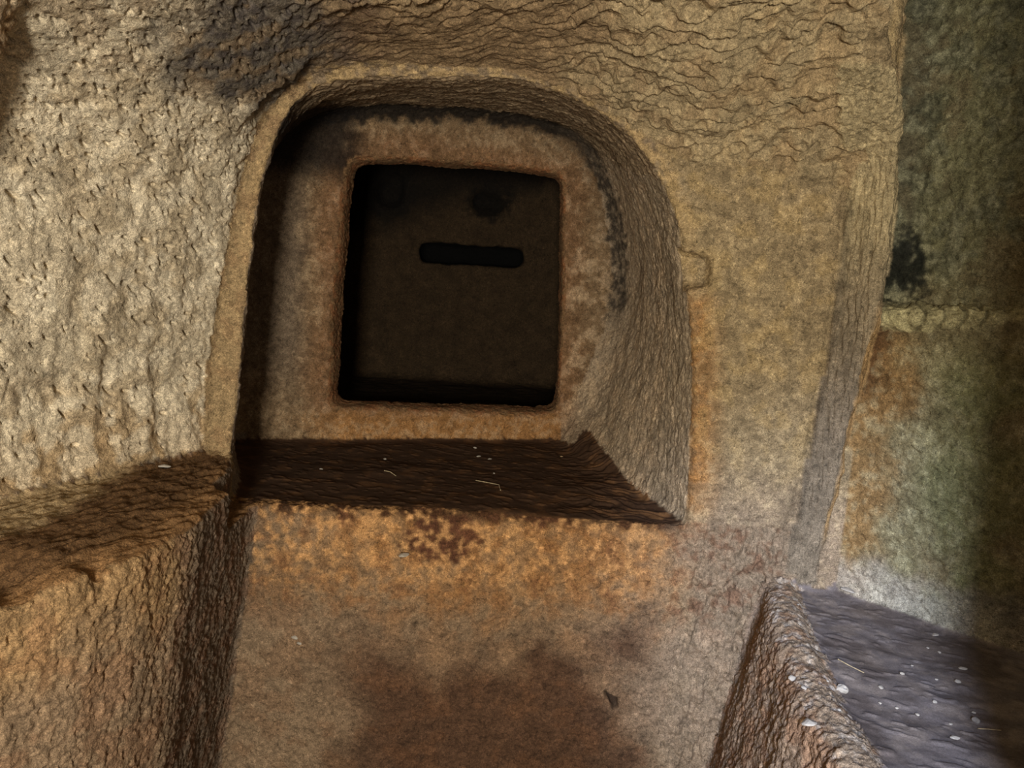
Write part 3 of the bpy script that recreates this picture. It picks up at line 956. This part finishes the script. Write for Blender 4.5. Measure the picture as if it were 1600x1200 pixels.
# ------------------------------------------------------------------ loose stones, chips and straws
def plain(name, c, rough=.85):
    m = bpy.data.materials.new(name)
    m.use_nodes = True
    N, L = m.node_tree.nodes, m.node_tree.links
    b = N['Principled BSDF']
    b.inputs['Roughness'].default_value = rough
    tc = N.new('ShaderNodeTexCoord')
    t = N.new('ShaderNodeTexNoise'); t.inputs['Scale'].default_value = 160; t.inputs['Detail'].default_value = 3
    L.new(tc.outputs['Object'], t.inputs['Vector'])
    r = N.new('ShaderNodeValToRGB')
    r.color_ramp.elements[0].position = .35; r.color_ramp.elements[1].position = .65
    r.color_ramp.elements[0].color = (*(float(q) * .55 for q in lin(*c)), 1)
    r.color_ramp.elements[1].color = (*(min(float(q) * 1.15, 1) for q in lin(*c)), 1)
    L.new(t.outputs['Fac'], r.inputs['Fac']); L.new(r.outputs[0], b.inputs['Base Color'])
    return m


M_PALE = plain('chalky_stone', (180, 172, 160))
M_TAN = plain('tan_stone', (176, 146, 108))
M_GREY = plain('grey_stone', (140, 134, 128))
M_STRAW = plain('dry_straw', (168, 150, 118))


def ground(regs, px, py):
    k = np.nonzero(np.isin(vr, regs))[0]
    d = (Vd[k, 0] - px) ** 2 + (Vd[k, 1] - py) ** 2
    j = np.argpartition(d, 6)[:6]
    return float(Vd[k[j], 2].mean())


def stone_mesh(name, seed, flat=.6, hole=False):
    import bmesh
    bm = bmesh.new()
    bmesh.ops.create_icosphere(bm, subdivisions=3 if hole else 2, radius=1)
    rs = np.random.default_rng(seed)
    cuts = [(rs.normal(size=3), rs.uniform(.55, .85)) for _ in range(9)]
    cuts = [(c / np.linalg.norm(c), h) for c, h in cuts]
    for v in bm.verts:
        q = np.array(v.co)
        for c, h in cuts:
            e = q @ c - h
            if e > 0:
                q = q - c * e
        if hole:
            e = np.hypot(q[0] - .25, q[1] + .3)
            q = q - np.array([0, 0, 1.0]) * (.75 * max(0, 1 - e / .42) if q[2] > 0 else 0)
            e = np.hypot(q[0] + .35, q[1] - .2)
            q = q - np.array([0, 0, 1.0]) * (.5 * max(0, 1 - e / .30) if q[2] > 0 else 0)
        v.co = (q[0], q[1], q[2] * flat)
    me = bpy.data.meshes.new(name)
    bm.to_mesh(me); bm.free()
    return me


SHAPES = [stone_mesh('pebble', 30 + i, f) for i, f in enumerate((.6, .5, .7, .42))]


def stone(label, loc, r, mat, shape=0, rot=0., stretch=1., name='pebble', mesh=None, group=None, sink=.3):
    me = (mesh or SHAPES[shape]).copy()
    me.materials.append(mat)
    o = bpy.data.objects.new(name, me)
    C.objects.link(o)
    o.location = (loc[0], loc[1], loc[2] + r * (.5 - sink))
    o.rotation_euler = (0, 0, rot)
    o.scale = (r * stretch, r, r)
    o['label'] = label
    o['category'] = 'stone'
    if group:
        o['group'] = group
    return o


def straw(label, pts, r, name='straw'):
    cu = bpy.data.curves.new(name, 'CURVE')
    cu.dimensions = '3D'; cu.bevel_depth = r; cu.bevel_resolution = 1; cu.use_fill_caps = True
    s = cu.splines.new('POLY')
    s.points.add(len(pts) - 1)
    for q, a in zip(s.points, pts):
        q.co = (*a, 1)
    cu.materials.append(M_STRAW)
    tmp = bpy.data.objects.new(name, cu)
    C.objects.link(tmp)
    me = bpy.data.meshes.new_from_object(tmp.evaluated_get(bpy.context.evaluated_depsgraph_get()))
    bpy.data.objects.remove(tmp)
    o = bpy.data.objects.new(name, me)
    C.objects.link(o)
    o['label'] = label
    o['category'] = 'straw'
    return o


TR = [RB_TOP, RB_LIP]
G = lambda px, py: (px, py, ground(TR, px, py))
stone('pale lump with hollows, largest loose stone in the grey trough', G(.64, 1.322), .0125, M_PALE, name='stone_fragment', mesh=stone_mesh('stone_fragment', 5, .75, True))
stone('small pale chip just beside the hollowed lump', G(.610, 1.321), .0048, M_PALE, 1, .4)
stone('round grey stone toward the shadowed far side of the trough', G(.844, 1.247), .0075, M_GREY, 2, .2)
stone('white pebble in the middle of the trough, beyond the straw', G(.792, 1.403), .0055, M_PALE, 0, .8)
stone('narrow white chip in the trough between hollowed lump and middle pebble', G(.724, 1.346), .005, M_PALE, 3, .9, 1.5)
stone('long white chip nearest the mossy wall, by the shadow', G(.929, 1.436), .0055, M_PALE, 3, -.3, 1.8)
stone('angular white pebble at the edge of the shadow in the trough', G(.888, 1.381), .0060, M_PALE, 2, 1.2)
stone('white pebble at the foot of the mossy wall', G(.955, 1.585), .0070, M_PALE, 1, .5, 1.4)
stone('flat white chip lowest in the trough, near the frame edge', G(.776, 1.192), .0052, M_PALE, 3, -.2, 1.9)
for q in [(.850, 1.386), (.722, 1.280), (.856, 1.274), (.795, 1.238), (.748, 1.260), (.588, 1.215), (.698, 1.294), (.918, 1.502), (.903, 1.519), (.676, 1.653), (.80, 1.30), (.83, 1.44)]:
    stone('tiny pale grit stone scattered on the grey earth of the trough', G(*q), random.uniform(.0028, .0042), M_PALE, random.randrange(4), random.uniform(0, 3), random.uniform(1, 1.5), group='grit stones in the trough')
stone('white crusted stone on the bench lip, beside the hollowed lump', G(.528, 1.188), .012, M_PALE, 1, .3, 1.3, name='crusted_stone')
stone('smaller white stone on the bench lip, farther in', G(.555, 1.34), .0085, M_PALE, 2, 1.0)
stone('thin white flake on the bench lip between two larger stones', G(.557, 1.290), .006, M_PALE, 3, 1.4, 1.4)
straw('pale straw lying across the trough, beyond the hollowed lump', [(a, b, ground(TR, a, b) + .003) for a, b in ((.678, 1.432), (.692, 1.412), (.711, 1.389))], .0011)
straw('pale straw running into the shadow of the trough', [(a, b, ground(TR, a, b) + .003) for a, b in ((.833, 1.223), (.848, 1.221), (.868, 1.216))], .0009)
SI = [N_SILL]
S_ = lambda px, py: (px, py, ground(SI, px, py))
stone('white pebble on the dark sill, closest under the square opening', S_(-.11, 2.482), .0065, M_PALE, 0)
stone('white flake on the dark sill, middle of three under the opening', S_(-.092, 2.372), .006, M_PALE, 3, .2, 1.5)
stone('white chip on the dark sill, outermost of three under the opening', S_(-.056, 2.347), .0062, M_PALE, 1, .5, 1.3)
stone('lone white chip on the sill below the reddened jamb', S_(-.374, 2.286), .006, M_PALE, 2)
stone('white chip deep in the shaded corner of the sill', S_(-.527, 2.12), .0062, M_PALE, 1)
stone('tiny white chip on the sill beside the forked straw', S_(-.037, 2.19), .004, M_PALE, 2)
stone('pale pebble on the sill beside the arch foot', S_(.175, 2.44), .0055, M_TAN, 0)
stone('cream chip on the front edge of the sill, above the orange face', (-.237, 1.775, ground([N_SILL, BLOCK], -.237, 1.79) - .004), .010, M_PALE, 3, .5, 1.6)
straw('forked straw on the middle of the dark sill', [(a, b, ground(SI, a, b) + .003) for a, b in ((-.085, 2.095), (-.05, 2.075), (-.019, 2.058), (-.014, 1.997))], .0014)
straw('short curved straw on the sill under the reddened jamb', [(a, b, ground(SI, a, b) + .003) for a, b in ((-.348, 2.119), (-.330, 2.115), (-.310, 2.092))], .0014)
stone('pale stone lodged where the pitted wall meets its bench', (-.765, 1.665, ground([LB_TOP], -.745, 1.665)), .010, M_PALE, 1, .2, 1.6)


def wall_point(regs, px, pz):
    k = np.nonzero(np.isin(vr, regs))[0]
    return Vd[k[np.argmin((Vd[k, 0] - px) ** 2 + (Vd[k, 2] - pz) ** 2)]]


for lb, px, pz, r in (('cream pebble stuck in the face of the block, larger of two', -.501, .565, .010), ('cream pebble stuck in the face of the block, smaller of two', -.488, .551, .007)):
    w = wall_point([BLOCK], px, pz)
    stone(lb, (w[0], w[1], w[2]), r, M_PALE, 0, .3)
w = wall_point([CHAMBER], .118, 1.822)
stone('tiny white stone in the dark chamber wall near the lintel', (w[0], w[1], w[2]), .008, M_PALE, 0, .3)
w = wall_point([WALL_R], .835, .785)
stone('bluish white lump of crust at the foot of the mossy wall', (w[0] - .003, w[1] - .003, w[2]), .012, M_PALE, 1, -.8, 1.7, name='crust_lump')
